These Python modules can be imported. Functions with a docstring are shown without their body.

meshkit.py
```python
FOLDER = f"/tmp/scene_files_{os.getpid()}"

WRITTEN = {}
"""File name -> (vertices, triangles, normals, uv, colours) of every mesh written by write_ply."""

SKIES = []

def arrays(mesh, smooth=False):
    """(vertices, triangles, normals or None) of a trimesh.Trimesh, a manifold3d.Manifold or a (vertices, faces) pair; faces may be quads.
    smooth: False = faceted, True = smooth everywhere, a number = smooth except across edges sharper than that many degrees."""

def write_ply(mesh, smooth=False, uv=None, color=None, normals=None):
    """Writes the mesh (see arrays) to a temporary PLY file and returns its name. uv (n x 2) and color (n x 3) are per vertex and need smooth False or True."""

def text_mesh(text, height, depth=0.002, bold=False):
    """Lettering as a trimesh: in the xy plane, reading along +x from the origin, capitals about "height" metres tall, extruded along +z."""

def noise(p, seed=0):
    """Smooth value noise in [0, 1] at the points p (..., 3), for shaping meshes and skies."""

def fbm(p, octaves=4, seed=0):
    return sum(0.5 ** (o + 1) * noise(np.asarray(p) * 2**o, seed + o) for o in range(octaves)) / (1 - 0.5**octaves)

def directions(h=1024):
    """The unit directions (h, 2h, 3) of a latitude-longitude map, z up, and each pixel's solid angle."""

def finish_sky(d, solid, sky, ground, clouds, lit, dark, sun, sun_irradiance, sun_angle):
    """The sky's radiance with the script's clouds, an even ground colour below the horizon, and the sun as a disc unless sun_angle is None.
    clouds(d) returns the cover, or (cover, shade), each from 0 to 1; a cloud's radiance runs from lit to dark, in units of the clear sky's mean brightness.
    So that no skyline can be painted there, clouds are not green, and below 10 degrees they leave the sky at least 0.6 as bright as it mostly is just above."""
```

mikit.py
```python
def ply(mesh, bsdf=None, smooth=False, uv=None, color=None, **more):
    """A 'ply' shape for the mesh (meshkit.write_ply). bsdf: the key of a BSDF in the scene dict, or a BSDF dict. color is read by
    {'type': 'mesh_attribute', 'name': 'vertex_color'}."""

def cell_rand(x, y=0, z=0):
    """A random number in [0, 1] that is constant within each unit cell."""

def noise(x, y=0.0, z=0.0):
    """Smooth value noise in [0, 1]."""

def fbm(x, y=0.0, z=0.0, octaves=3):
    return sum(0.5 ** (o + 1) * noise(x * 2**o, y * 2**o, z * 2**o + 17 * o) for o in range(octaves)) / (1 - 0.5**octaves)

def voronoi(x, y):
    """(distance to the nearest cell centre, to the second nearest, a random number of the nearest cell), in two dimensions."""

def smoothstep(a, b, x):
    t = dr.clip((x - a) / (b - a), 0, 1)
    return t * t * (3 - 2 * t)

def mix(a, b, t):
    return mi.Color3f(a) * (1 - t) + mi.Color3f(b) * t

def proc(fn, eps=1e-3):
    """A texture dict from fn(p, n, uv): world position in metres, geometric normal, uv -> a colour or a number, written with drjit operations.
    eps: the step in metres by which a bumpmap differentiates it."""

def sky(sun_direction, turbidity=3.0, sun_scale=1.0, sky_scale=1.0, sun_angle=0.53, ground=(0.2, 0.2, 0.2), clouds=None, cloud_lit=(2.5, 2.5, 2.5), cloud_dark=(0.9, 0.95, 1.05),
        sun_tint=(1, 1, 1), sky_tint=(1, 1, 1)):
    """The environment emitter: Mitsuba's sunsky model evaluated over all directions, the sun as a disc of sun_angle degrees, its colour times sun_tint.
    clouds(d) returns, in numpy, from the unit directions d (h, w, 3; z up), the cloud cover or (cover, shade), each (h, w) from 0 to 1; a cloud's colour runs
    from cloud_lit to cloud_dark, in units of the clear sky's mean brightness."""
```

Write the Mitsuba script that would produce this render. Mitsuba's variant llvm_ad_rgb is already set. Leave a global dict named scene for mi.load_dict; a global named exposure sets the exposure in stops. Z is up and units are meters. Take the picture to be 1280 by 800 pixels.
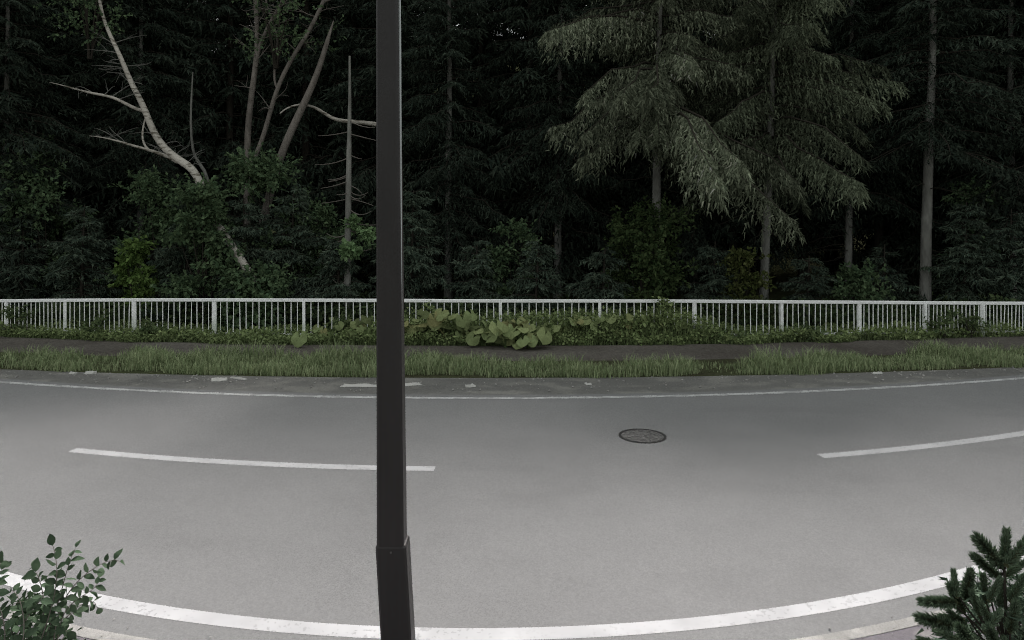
import math, numpy as np, trimesh, mitsuba as mi, mikit, meshkit, drjit as dr
from mikit import proc, noise, fbm, voronoi, smoothstep, mix, cell_rand

T = mi.ScalarTransform4f
scene, labels = {}, {}

# ------------------------------------------------------------------ camera, sky, exposure
F, CX, HY, H = 863.0, 640.0, 277.0, 2.9          # focal length, centre, horizon (photo pixels), eye height (m)
scene['camera'] = {
    'type': 'perspective', 'fov': math.degrees(2 * math.atan(640 / F)), 'fov_axis': 'x',
    'principal_point_offset_y': -(HY - 400.0) / 800.0,
    'near_clip': 0.1, 'far_clip': 2000.0,
    'to_world': T().look_at(origin=[0, 0, H], target=[0, 10, H], up=[0, 0, 1]),
}
SUN = np.array([0.20, 0.78, 0.78])
scene['sky'] = mikit.sky(SUN.tolist(), turbidity=4, sun_scale=0.3, sky_scale=0.8, sun_angle=15.0, sun_tint=(0.85, 0.98, 1.30), clouds=lambda d: 1.0,
                         cloud_lit=(0.358, 0.374, 0.372), ground=(0.12, 0.12, 0.11))
exposure = 4.68


def P(px, py, Y):
    """the point that lies PX, PY in the photograph, Y metres in front of the camera"""
    return np.array([(px - CX) * Y / F, Y, H - (py - HY) * Y / F])


def G(px, py):
    """the point of the level ground seen at PX, PY"""
    Y = H * F / (py - HY)
    return np.array([(px - CX) * Y / F, Y, 0.0])


# ------------------------------------------------------------------ materials
def rgb(*c):
    return {'type': 'rgb', 'value': list(c)}


def diffuse(tex):
    return {'type': 'twosided', 'bsdf': {'type': 'diffuse', 'reflectance': tex}}


def asphalt(p, n, uv):
    big = fbm(p.x * 0.35, p.y * 0.6, 1.0, 4)
    mid = fbm(p.x * 2.3, p.y * 2.9, 5.0, 3)
    g1 = noise(p.x * 85, p.y * 85, 2.0)
    g2 = noise(p.x * 210, p.y * 210, 4.0)
    v = 0.152 + 0.016 * (big - 0.5) + 0.016 * (mid - 0.5) + 0.035 * (g1 - 0.5) + 0.04 * (g2 - 0.5)
    stain = smoothstep(0.62, 0.75, fbm(p.x * 0.8 + 11, p.y * 1.6, 3.0, 4))
    v = v * (1 - 0.05 * stain)
    return mi.Color3f(v * 1.0, v * 1.0, v * 0.995)


def asphalt_bump(p, n, uv):
    return noise(p.x * 95, p.y * 95, 2.0) * 0.6 + noise(p.x * 210, p.y * 210, 4.0) * 0.4


def shoulder_col(p, n, uv):
    big = fbm(p.x * 1.1, p.y * 2.0, 7.0, 4)
    grit = noise(p.x * 45, p.y * 45, 2.0)
    dust = smoothstep(0.45, 0.72, fbm(p.x * 2.1 + 4, p.y * 3.5, 2.0, 4))
    base = mix((0.15, 0.148, 0.14), (0.24, 0.235, 0.215), dust * 0.55)
    return base * (0.72 + 0.3 * big + 0.28 * grit)


def pave_col(p, n, uv):
    big = fbm(p.x * 0.9, p.y * 1.2, 9.0, 4)
    grit = noise(p.x * 120, p.y * 120, 2.0)
    dust = smoothstep(0.5, 0.75, fbm(p.x * 2.4, p.y * 3.1, 6.0, 4))
    base = mix((0.135, 0.125, 0.135), (0.25, 0.24, 0.23), dust * 0.6)
    return base * (0.72 + 0.35 * big + 0.25 * grit)


def kerb_col(p, n, uv):
    wear = smoothstep(0.35, 0.65, fbm(p.x * 3.1, p.y * 3.1, 3.0, 4))
    grit = noise(p.x * 150, p.y * 150, 2.0)
    return mix((0.24, 0.235, 0.225), (0.36, 0.35, 0.335), wear) * (0.8 + 0.4 * grit)


def paint_col(p, n, uv):
    crack = fbm(p.x * 38, p.y * 38, 1.0, 3)
    worn = smoothstep(0.64, 0.72, crack) * smoothstep(0.25, 0.6, fbm(p.x * 1.5, p.y * 1.5, 8.0, 3))
    dirt = fbm(p.x * 4, p.y * 4, 2.0, 3)
    return mix(mi.Color3f(0.42, 0.42, 0.425) * (0.85 + 0.3 * dirt), (0.24, 0.24, 0.24), worn * 0.55)


def far_paint_col(p, n, uv):
    worn = smoothstep(0.42, 0.60, fbm(p.x * 9, p.y * 18, 1.0, 4))
    return mix((0.50, 0.50, 0.495), (0.32, 0.32, 0.315), worn)


def dirt_col(p, n, uv):
    big = fbm(p.x * 0.8, p.y * 0.8, 3.0, 4)
    grit = noise(p.x * 30, p.y * 30, 2.0)
    return mix((0.075, 0.066, 0.058), (0.15, 0.14, 0.125), big) * (0.7 + 0.55 * grit)


def soil_col(p, n, uv):
    big = fbm(p.x * 0.9, p.y * 0.9, 13.0, 4)
    grit = noise(p.x * 25, p.y * 25, 2.0)
    return mix((0.045, 0.04, 0.028), (0.06, 0.075, 0.035), big) * (0.7 + 0.6 * grit)


def bark_dark(p, n, uv):
    a = fbm(p.x * 22, p.y * 22, p.z * 5, 3)
    b = fbm(p.x * 3, p.y * 3, p.z * 1.2, 3)
    return mix((0.085, 0.075, 0.065), (0.22, 0.20, 0.18), a) * (0.6 + 0.8 * b)


def bark_pale(p, n, uv):
    a = fbm(p.x * 6, p.y * 6, p.z * 16, 3)
    b = fbm(p.x * 2, p.y * 2, p.z * 1.1, 3)
    return mix((0.42, 0.395, 0.35), (0.15, 0.135, 0.11), smoothstep(0.5, 0.72, a)) * (0.65 + 0.6 * b)


def bark_grey(p, n, uv):
    a = fbm(p.x * 14, p.y * 14, p.z * 4, 3)
    b = fbm(p.x * 2, p.y * 2, p.z * 1.1, 3)
    return mix((0.10, 0.10, 0.09), (0.235, 0.235, 0.215), a) * (0.6 + 0.8 * b)


def pole_col(p, n, uv):
    a = fbm(p.x * 9, p.y * 9, p.z * 2.0, 4)
    streak = fbm(p.x * 60, p.y * 60, p.z * 1.5, 3)
    return mix((0.014, 0.013, 0.0128), (0.024, 0.022, 0.0215), a) * (0.92 + 0.16 * streak)


def white_metal(p, n, uv):
    dirt = fbm(p.x * 3, p.y * 3, p.z * 9, 4)
    rust = smoothstep(0.66, 0.8, fbm(p.x * 14 + 3, p.y * 14, p.z * 5, 4)) * smoothstep(0.75, 0.15, p.z)
    c = mi.Color3f(0.84, 0.85, 0.84) * (0.88 + 0.2 * dirt)
    algae = smoothstep(0.42, 0.62, fbm(p.x * 2.2, p.y * 2.2, p.z * 3 + 5, 4)) * smoothstep(0.85, 0.1, p.z)
    c = mix(c, (0.36, 0.42, 0.33), algae * 0.75)
    return mix(c, (0.30, 0.20, 0.13), rust * 0.8)


def iron_col(p, n, uv):
    a = fbm(p.x * 25, p.y * 25, 2.0, 3)
    return mix((0.045, 0.044, 0.043), (0.09, 0.087, 0.084), a)


scene['m_asphalt'] = {'type': 'bumpmap', 'arbitrary': proc(asphalt_bump, 2e-3), 'scale': 0.0035,
                      'bsdf': {'type': 'principled', 'base_color': proc(asphalt), 'roughness': 0.85, 'specular': 0.35}}
scene['m_shoulder'] = diffuse(proc(shoulder_col))
scene['m_pavement'] = diffuse(proc(pave_col))
scene['m_kerb'] = diffuse(proc(kerb_col))
scene['m_paint'] = diffuse(proc(paint_col))
scene['m_far_paint'] = diffuse(proc(far_paint_col))
scene['m_dirt'] = diffuse(proc(dirt_col))
scene['m_soil'] = diffuse(proc(soil_col))
scene['m_bark_dark'] = diffuse(proc(bark_dark))
scene['m_twig'] = diffuse(rgb(0.040, 0.036, 0.030))
scene['m_bark_pale'] = diffuse(proc(bark_pale))
scene['m_bark_grey'] = diffuse(proc(bark_grey))
scene['m_pole'] = {'type': 'twosided', 'bsdf': {'type': 'principled', 'base_color': proc(pole_col), 'roughness': 0.45, 'specular': 0.3}}
scene['m_white'] = {'type': 'twosided', 'bsdf': {'type': 'principled', 'base_color': proc(white_metal), 'roughness': 0.45, 'specular': 0.4}}
scene['m_iron'] = {'type': 'twosided', 'bsdf': {'type': 'principled', 'base_color': proc(iron_col), 'roughness': 0.55, 'specular': 0.5}}
VC = {'type': 'mesh_attribute', 'name': 'vertex_color'}
scene['m_needle'] = diffuse(VC)
scene['m_leaf'] = {'type': 'principledthin', 'base_color': VC, 'roughness': 0.5, 'diff_trans': 0.45, 'spec_trans': 0.0, 'eta': 1.35}
scene['m_edge_strip'] = diffuse(rgb(0.42, 0.45, 0.45))
scene['m_rim'] = diffuse(rgb(0.045, 0.044, 0.043))
scene['m_lid'] = diffuse(rgb(0.125, 0.123, 0.118))
scene['m_litter'] = diffuse(rgb(0.46, 0.455, 0.43))


# ------------------------------------------------------------------ helpers
def tag(key, label=None, category=None, group=None, kind=None):
    d = labels.setdefault(key, {})
    for k, v in (('label', label), ('category', category), ('group', group), ('kind', kind)):
        if v:
            d[k] = v


def name(base):
    if base not in USED:
        USED[base] = 0
        return base
    USED[base] += 1
    return f'{base}_{USED[base]:03d}'


USED = {}


def box(lo, hi):
    lo, hi = np.asarray(lo, float), np.asarray(hi, float)
    m = trimesh.creation.box(extents=hi - lo)
    m.apply_translation((lo + hi) / 2)
    return m


def cat(ms):
    return trimesh.util.concatenate(ms)


def tube(pts, radii, sides=8, cap=True):
    p = np.asarray(pts, float)
    r = np.broadcast_to(np.asarray(radii, float), (len(p),))
    t = np.gradient(p, axis=0)
    t /= np.linalg.norm(t, axis=1, keepdims=True) + 1e-12
    ref = np.array([0.13, 1.0, 0.07]) if abs(t[:, 1]).max() < 0.9 else np.array([0.1, 0.07, 1.0])
    a = np.cross(t, ref)
    a /= np.linalg.norm(a, axis=1, keepdims=True) + 1e-12
    b = np.cross(t, a)
    ang = np.arange(sides) * 2 * np.pi / sides
    v = p[:, None] + r[:, None, None] * (np.cos(ang)[None, :, None] * a[:, None] + np.sin(ang)[None, :, None] * b[:, None])
    i, j = np.meshgrid(np.arange(len(p) - 1), np.arange(sides), indexing='ij')
    q = np.stack([i * sides + j, i * sides + (j + 1) % sides, (i + 1) * sides + (j + 1) % sides, (i + 1) * sides + j], -1).reshape(-1, 4)
    f = np.vstack([q[:, [0, 1, 2]], q[:, [0, 2, 3]]])
    v = v.reshape(-1, 3)
    if cap:
        n = len(v)
        v = np.vstack([v, p[:1], p[-1:]])
        jj = np.arange(sides)
        f = np.vstack([f, np.stack([(jj + 1) % sides, jj, jj * 0 + n], 1),
                       np.stack([(len(p) - 1) * sides + jj, (len(p) - 1) * sides + (jj + 1) % sides, jj * 0 + n + 1], 1)])
    return trimesh.Trimesh(v, f, process=False)


def spline(pts, n):
    from scipy.interpolate import CubicSpline
    pts = np.asarray(pts, float)
    d = np.r_[0, np.cumsum(np.linalg.norm(np.diff(pts, axis=0), axis=1))]
    return CubicSpline(d, pts)(np.linspace(0, d[-1], n)), np.linspace(0, 1, n)


def norm(v):
    return v / (np.linalg.norm(v, axis=-1, keepdims=True) + 1e-12)


def cols(rng, n, a, b, rep, jitter=0.25):
    """n leaf colours between a and b, each repeated for its vertices"""
    t = rng.random((n, 1))
    c = np.asarray(a) * (1 - t) + np.asarray(b) * t
    c = c * (1 + jitter * (rng.random((n, 1)) * 2 - 1))
    return np.repeat(np.clip(c, 0, 1), rep, axis=0)


def needle_tris(rng, pos, d, length, width):
    """one narrow triangle per position"""
    n = len(pos)
    side = norm(np.cross(d, rng.normal(size=(n, 3)))) * (np.asarray(width) * (0.7 + 0.6 * rng.random(n)))[:, None] / 2
    tip = pos + d * (np.asarray(length) * (0.7 + 0.6 * rng.random(n)))[:, None]
    v = np.stack([pos - side, pos + side, tip], 1).reshape(-1, 3)
    return v, np.arange(3 * n).reshape(-1, 3)


def leaf_quads(rng, pos, d, up, length, width):
    """one leaf per position, two triangles each side of a folded midrib (6 vertices: base, left, tip, right and the rib's middle)"""
    n = len(pos)
    L = (np.asarray(length) * (0.7 + 0.6 * rng.random(n)))[:, None]
    W = (np.asarray(width) * (0.7 + 0.6 * rng.random(n)))[:, None]
    s = norm(np.cross(d, up))
    u = np.cross(s, d)
    mid = pos + d * L * 0.48 - u * W * 0.12
    v = np.stack([pos, mid + s * W / 2 + u * W * 0.22, pos + d * L - u * L * 0.15, mid - s * W / 2 + u * W * 0.22, mid], 1).reshape(-1, 3)
    o = (np.arange(n) * 5)[:, None]
    f = np.concatenate([o + [0, 4, 1], o + [4, 2, 1], o + [0, 3, 4], o + [4, 3, 2]], 0)
    return v, f


def rand_dirs(rng, n):
    return norm(rng.normal(size=(n, 3)))


# ------------------------------------------------------------------ the road's curves (ground plan, metres)
def curve(pts, xin):
    """y(x): a parabola through the points, going on straight, then eased to a common slope, outside |x| < xin"""
    pts = np.asarray(pts, float)
    c2, c1, c0 = np.polyfit(pts[:, 0], pts[:, 1], 2)
    xs = np.r_[np.linspace(-xin, xin, 81)]
    ys = c2 * xs ** 2 + c1 * xs + c0
    out = []
    for s in (-1, 1):
        x, y = s * xin, c2 * xin ** 2 + c1 * s * xin + c0
        m = 2 * c2 * s * xin + c1
        o = []
        for k in range(80):
            x += s * 0.5
            m += (s * 0.42 - m) * 0.06
            y += s * 0.5 * m
            o.append((x, y))
        out.append(o)
    X = np.r_[[a for a, _ in out[0][::-1]], xs, [a for a, _ in out[1]]]
    Yv = np.r_[[b for _, b in out[0][::-1]], ys, [b for _, b in out[1]]]
    return lambda x: np.interp(x, X, Yv)


near_c = curve([G(*q)[:2] for q in [(9, 724), (240, 768), (412, 788), (560, 794.5), (800, 786.5), (950, 770), (1100, 741), (1227, 714)]], 4.4)
mid_c = curve([G(*q)[:2] for q in [(92, 563), (200, 571), (330, 580), (540, 587.5), (1025, 569.5), (1160, 556.5), (1278, 543)]], 7.4)
far_c = curve([G(*q)[:2] for q in [(0, 477.5), (160, 487), (320, 493.5), (430, 496.5), (640, 498), (860, 494), (1040, 488), (1280, 472.5)]], 9.6)
edge_c = curve([G(*q)[:2] for q in [(0, 463), (160, 466.5), (320, 471), (480, 473), (640, 473.5), (860, 471), (1040, 468), (1280, 459)]], 10.5)
XS = np.r_[np.arange(-38, -12, 1.0), np.arange(-12, 12.01, 0.2), np.arange(13, 39, 1.0)]


def strip(c0, c1, z0, z1=None, xs=XS, across=1):
    """a sheet between two curves"""
    z1 = z0 if z1 is None else z1
    t = np.linspace(0, 1, across + 1)
    y0, y1 = c0(xs), c1(xs)
    v = np.stack([np.stack([xs, y0 * (1 - k) + y1 * k, np.full(len(xs), z0 * (1 - k) + z1 * k)], -1) for k in t], 0)
    m, n = v.shape[:2]
    i, j = np.meshgrid(np.arange(m - 1), np.arange(n - 1), indexing='ij')
    f = np.stack([i * n + j, i * n + j + 1, (i + 1) * n + j + 1, (i + 1) * n + j], -1).reshape(-1, 4)
    return (v.reshape(-1, 3), f)


kerb0 = lambda x: near_c(x) - 0.42
kerb1 = lambda x: near_c(x) - 0.32
verge1 = lambda x: edge_c(x) + 1.45
path1 = lambda x: edge_c(x) + 3.2

# ground sheet, with the forest floor rising behind the fence
gx = np.r_[np.linspace(-400, -60, 12), np.linspace(-50, 50, 61), np.linspace(60, 400, 12)]
gy = np.r_[np.linspace(-200, -10, 8), np.linspace(-5, 90, 66), np.linspace(110, 500, 12)]
GX, GY = np.meshgrid(gx, gy)


def ground_z(x, y):
    x, y = np.asarray(x, float), np.asarray(y, float)
    rise = np.clip(y - 21, 0, None) * 0.10
    rise = np.where(y > 40, 1.9 + (y - 40) * 0.42, rise)
    rise = np.minimum(rise, 30)
    side = np.clip((np.abs(x) - 30) / 20, 0, 1) * np.clip((np.abs(x) - 0.42 * 0) * 0, 0, 1)
    bump = (meshkit.fbm(np.stack([x * 0.25, y * 0.25, x * 0], -1), 3, 5) - 0.5) * 0.5 * np.clip((y - 18.5) / 3, 0, 1)
    return -0.03 + rise + bump


m, n = GX.shape
i, j = np.meshgrid(np.arange(m - 1), np.arange(n - 1), indexing='ij')
gf = np.stack([i * n + j, i * n + j + 1, (i + 1) * n + j + 1, (i + 1) * n + j], -1).reshape(-1, 4)
scene['ground'] = mikit.ply((np.stack([GX, GY, ground_z(GX, GY)], -1).reshape(-1, 3), gf), 'm_soil', smooth=True)
tag('ground', 'dark brown soil under the trees and beyond the road', kind='structure')

scene['pavement'] = mikit.ply(strip(lambda x: x * 0 - 4.0, kerb0, 0.002), 'm_pavement')
tag('pavement', 'dusty mauve grey asphalt pavement on the near side of the road', kind='structure')
# edging: slightly proud of the road
kv = [strip(kerb0, kerb1, 0.006), strip(lambda x: kerb0(x), lambda x: kerb0(x) + 0.0005, -0.03, 0.006)]
scene['kerb'] = mikit.ply(cat([trimesh.Trimesh(*(a[0], np.vstack([a[1][:, [0, 1, 2]], a[1][:, [0, 2, 3]]])), process=False) for a in kv]), 'm_kerb')
tag('kerb', 'thin pale worn concrete edging between near pavement and road', kind='structure')
road_end = lambda x: far_c(x) + 0.22
scene['road'] = mikit.ply(strip(kerb1, road_end, 0.0, across=4), 'm_asphalt')
tag('road', 'smooth grey asphalt road bending across the picture', kind='structure')
scene['road_shoulder'] = mikit.ply(strip(road_end, edge_c, 0.0, 0.012, across=3), 'm_shoulder')
tag('road_shoulder', 'dusty gritty shoulder between far white line and grass', kind='structure')
scene['verge'] = mikit.ply(strip(edge_c, verge1, 0.012, 0.03, across=3), 'm_soil')
tag('verge', 'soil strip under the grass beyond the road', kind='structure')
scene['path'] = mikit.ply(strip(verge1, path1, 0.03, 0.03, across=3), 'm_dirt')
tag('path', 'dark footpath between the grass verge and the fence', kind='structure')


def line_mesh(c, w, x0, x1, z=0.002, step=0.1):
    xs = np.linspace(x0, x1, max(2, int((x1 - x0) / step)))
    y = c(xs)
    d = norm(np.stack([np.gradient(xs), np.gradient(y)], -1))
    nrm = np.stack([-d[:, 1], d[:, 0]], -1)
    a, b = np.stack([xs, y], -1) - nrm * w / 2, np.stack([xs, y], -1) + nrm * w / 2
    k = len(xs)
    v = np.vstack([np.c_[a, np.full(k, z)], np.c_[b, np.full(k, z)]])
    q = np.arange(k - 1)
    return (v, np.stack([q, q + 1, k + q + 1, k + q], -1))


scene['road__edge_line'] = mikit.ply(line_mesh(near_c, 0.145, -25, 25), 'm_paint')
tag('road__edge_line', 'thick white edge line with cracked paint, nearest the camera')
scene['road__edge_line_001'] = mikit.ply(line_mesh(far_c, 0.115, -25, 25), 'm_far_paint')
tag('road__edge_line_001', 'thin white edge line on the far side of the road')
x_a, x_b, x_c = G(90, 563)[0], G(543, 587)[0], G(1024, 569)[0]
pitch = x_c - x_a
for k, (a, b) in enumerate([(x_a, x_b), (x_c, x_c + (x_b - x_a)), (x_a - pitch, x_b - pitch), (x_c + pitch, x_c + pitch + x_b - x_a)]):
    key = 'road__lane_dash' + (f'_{k:03d}' if k else '')
    scene[key] = mikit.ply(line_mesh(mid_c, 0.15, a, b), 'm_paint')
    if k < 2:
        tag(key, ['left white centre dash passing behind the pole', 'right white centre dash running out of the picture'][k])

# ------------------------------------------------------------------ manhole cover
mc = G(803, 545)


def ring(r0, r1, z0, z1, seg=40, a0=0.0, a1=2 * math.pi):
    full = abs(a1 - a0 - 2 * math.pi) < 1e-6
    a = np.linspace(a0, a1, seg + 1)
    prof = [(r0, z0), (r0, z1), (r1, z1), (r1, z0)]
    v = np.array([[r * math.cos(t), r * math.sin(t), z] for t in a for r, z in prof])
    f = []
    for s in range(seg):
        for e in range(4):
            p0, p1 = s * 4 + e, s * 4 + (e + 1) % 4
            f.append([p0, p1, p1 + 4, p0 + 4])
    f = np.array(f)
    if not full:
        f = np.vstack([f, [[0, 1, 2, 3]], [[seg * 4 + 3, seg * 4 + 2, seg * 4 + 1, seg * 4]]])
    return trimesh.Trimesh(v, np.vstack([f[:, [0, 1, 2]], f[:, [0, 2, 3]]]), process=False)


mt = T().translate([mc[0], mc[1], 0.0])
scene['manhole_cover__rim'] = mikit.ply(ring(0.284, 0.318, -0.02, 0.006), 'm_rim', to_world=mt)
lid = trimesh.creation.cylinder(0.280, 0.02, sections=40)
lid.apply_translation([0, 0, -0.009])
scene['manhole_cover__lid'] = mikit.ply(lid, 'm_lid', to_world=mt)
rel = []
for r0, r1, cnt in ((0.235, 0.268, 14), (0.175, 0.215, 10)):
    for k in range(cnt):
        a = k * 2 * math.pi / cnt
        rel.append(ring(r0, r1, 0.0, 0.007, 3, a, a + 2 * math.pi / cnt * 0.62))
for k in range(5):
    a = k * 2 * math.pi / 5 + 0.3
    rel.append(ring(0.05, 0.15, 0.0, 0.007, 4, a, a + 0.75))
rel.append(ring(0.0, 0.03, 0.0, 0.007, 12))
scene['manhole_cover__relief'] = mikit.ply(cat(rel), 'm_iron', to_world=mt)
tag('manhole_cover', 'round dark iron manhole cover in the far lane', 'manhole cover')

# ------------------------------------------------------------------ the pole in front
pole = 'street_pole'
PY_ = 4.2


def square_tube(levels, bev=0.012):
    """levels: (z, cx, cy, half width, half depth); chamfered corners"""
    v = []
    for z, cx, cy, w, d in levels:
        for sx, sy in ((1, 1), (-1, 1), (-1, -1), (1, -1)):
            e = [(sx * w, sy * (d - bev)), (sx * (w - bev), sy * d)]
            if sx * sy < 0:
                e = e[::-1]
            v += [[cx + a, cy + b, z] for a, b in e]
    v = np.array(v)
    f = []
    for k in range(len(levels) - 1):
        for e in range(8):
            p0, p1 = k * 8 + e, k * 8 + (e + 1) % 8
            f.append([p0, p1, p1 + 8, p0 + 8])
    f = np.array(f)
    tri = np.vstack([f[:, [0, 1, 2]], f[:, [0, 2, 3]]])
    o = (len(levels) - 1) * 8
    caps = [[0, e + 1, e] for e in range(1, 7)] + [[o, o + e, o + e + 1] for e in range(1, 7)]
    return trimesh.Trimesh(v, np.vstack([tri, caps]), process=False)


def pole_level(py, l, r, dep):
    """outline of the front face at photo height py"""
    a, b = P(l, py, PY_), P(r, py, PY_)
    return (a[2], (a[0] + b[0]) / 2, PY_ + dep, (b[0] - a[0]) / 2, dep)


top = pole_level(0, 469.5, 496.5, 0.06)
mid_l = pole_level(683, 470.5, 504.5, 0.075)
dz = (top[1] - mid_l[1]) / (top[0] - mid_l[0])
dwz = (top[3] - mid_l[3]) / (top[0] - mid_l[0])
lv = lambda z, dep: (z, mid_l[1] + dz * (z - mid_l[0]), PY_ + dep, max(0.05, mid_l[3] + dwz * (z - mid_l[0])), dep)
scene[pole + '__shaft'] = mikit.ply(square_tube([lv(mid_l[0] - 0.1, 0.075), lv(mid_l[0], 0.075), lv(2.0, 0.07), lv(3.2, 0.066), lv(top[0], 0.06), lv(6.6, 0.055)]), 'm_pole')
c1 = pole_level(683, 469, 507.5, 0.08)
c0 = pole_level(800, 475.5, 514, 0.082)
s = (c1[1] - c0[1]) / (c1[0] - c0[0])
base_z = 0.0
c_b = (base_z, c0[1] + s * (base_z - c0[0]), PY_ + 0.083, c0[3] + 0.001, 0.085)
scene[pole + '__sleeve'] = mikit.ply(square_tube([c_b, (c0[0], c0[1], PY_ + .08, c0[3], 0.083), (c1[0] - 0.012, c1[1], PY_ + .08, c1[3], 0.083), (c1[0], c1[1], PY_ + .08, c1[3] - 0.006, 0.077)]), 'm_pole')
scene[pole + '__base_plate'] = mikit.ply(square_tube([(-0.012, c_b[1], PY_ + .083, .16, .16), (0.02, c_b[1], PY_ + .083, .16, .16)]), 'm_pole')
for k, (sx, sy) in enumerate(((1, 1), (-1, 1), (-1, -1), (1, -1))):
    bolt = trimesh.creation.cylinder(0.014, 0.03, sections=6)
    bolt.apply_translation([c_b[1] + sx * .125, PY_ + .083 + sy * .125, 0.034])
    scene[pole + '__bolt' + (f'_{k:03d}' if k else '')] = mikit.ply(bolt, 'm_iron')
scr = trimesh.creation.cylinder(0.006, 0.012, sections=8)
scr.apply_transform(trimesh.transformations.rotation_matrix(math.pi / 2, [1, 0, 0]))
q = P(489, 690, PY_)
scr.apply_translation([q[0], PY_ - 0.006, q[2]])
scene[pole + '__screw'] = mikit.ply(scr, 'm_iron')
e0, e1 = P(501.5, 480, PY_ + 0.05), P(499.5, 0, PY_ + 0.05)  # pale strip set along the right edge of the upper pole
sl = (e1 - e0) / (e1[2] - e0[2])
scene[pole + '__edge_strip'] = mikit.ply(tube([e0, e0 + sl * 1.2, e1, e1 + sl * 2.0], 0.0085, 8), 'm_edge_strip', smooth=True)
tag(pole + '__edge_strip', 'thin pale grey strip running up the right edge of the pole')
tag(pole, 'tall dark brown square metal pole with a wider lower sleeve before the road', 'pole')

# ------------------------------------------------------------------ fence
fpx = [8, 81, 168, 268, 380, 503, 626, 750, 868, 977, 1074, 1156, 1228, 1292]
fy = lambda px: np.interp(px, [0, 80, 300, 640, 900, 1050, 1250, 1400], [17.7, 17.45, 16.95, 16.85, 16.9, 17.0, 17.35, 17.8])
frail = lambda px: H - (np.interp(px, [0, 200, 460, 640, 820, 1000, 1280], [376, 374.6, 375.6, 376.2, 376.2, 377.4, 379.3]) - HY) * fy(px) / F
posts = []
for px in fpx:
    Y = float(fy(px))
    posts.append((P(px, HY, Y)[0], Y, float(frail(px))))
# one bay more on either side of the picture
d0, d1 = np.subtract(posts[0], posts[1]), np.subtract(posts[-1], posts[-2])
for k in range(4):
    posts.insert(0, tuple(np.add(posts[0], d0 * [1, 1.1, 0.3])))
    posts.append(tuple(np.add(posts[-1], d1 * [1, 1.1, 0.3])))
fence = 'guard_fence'
unit = trimesh.creation.box(extents=[1, 1, 1])


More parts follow.
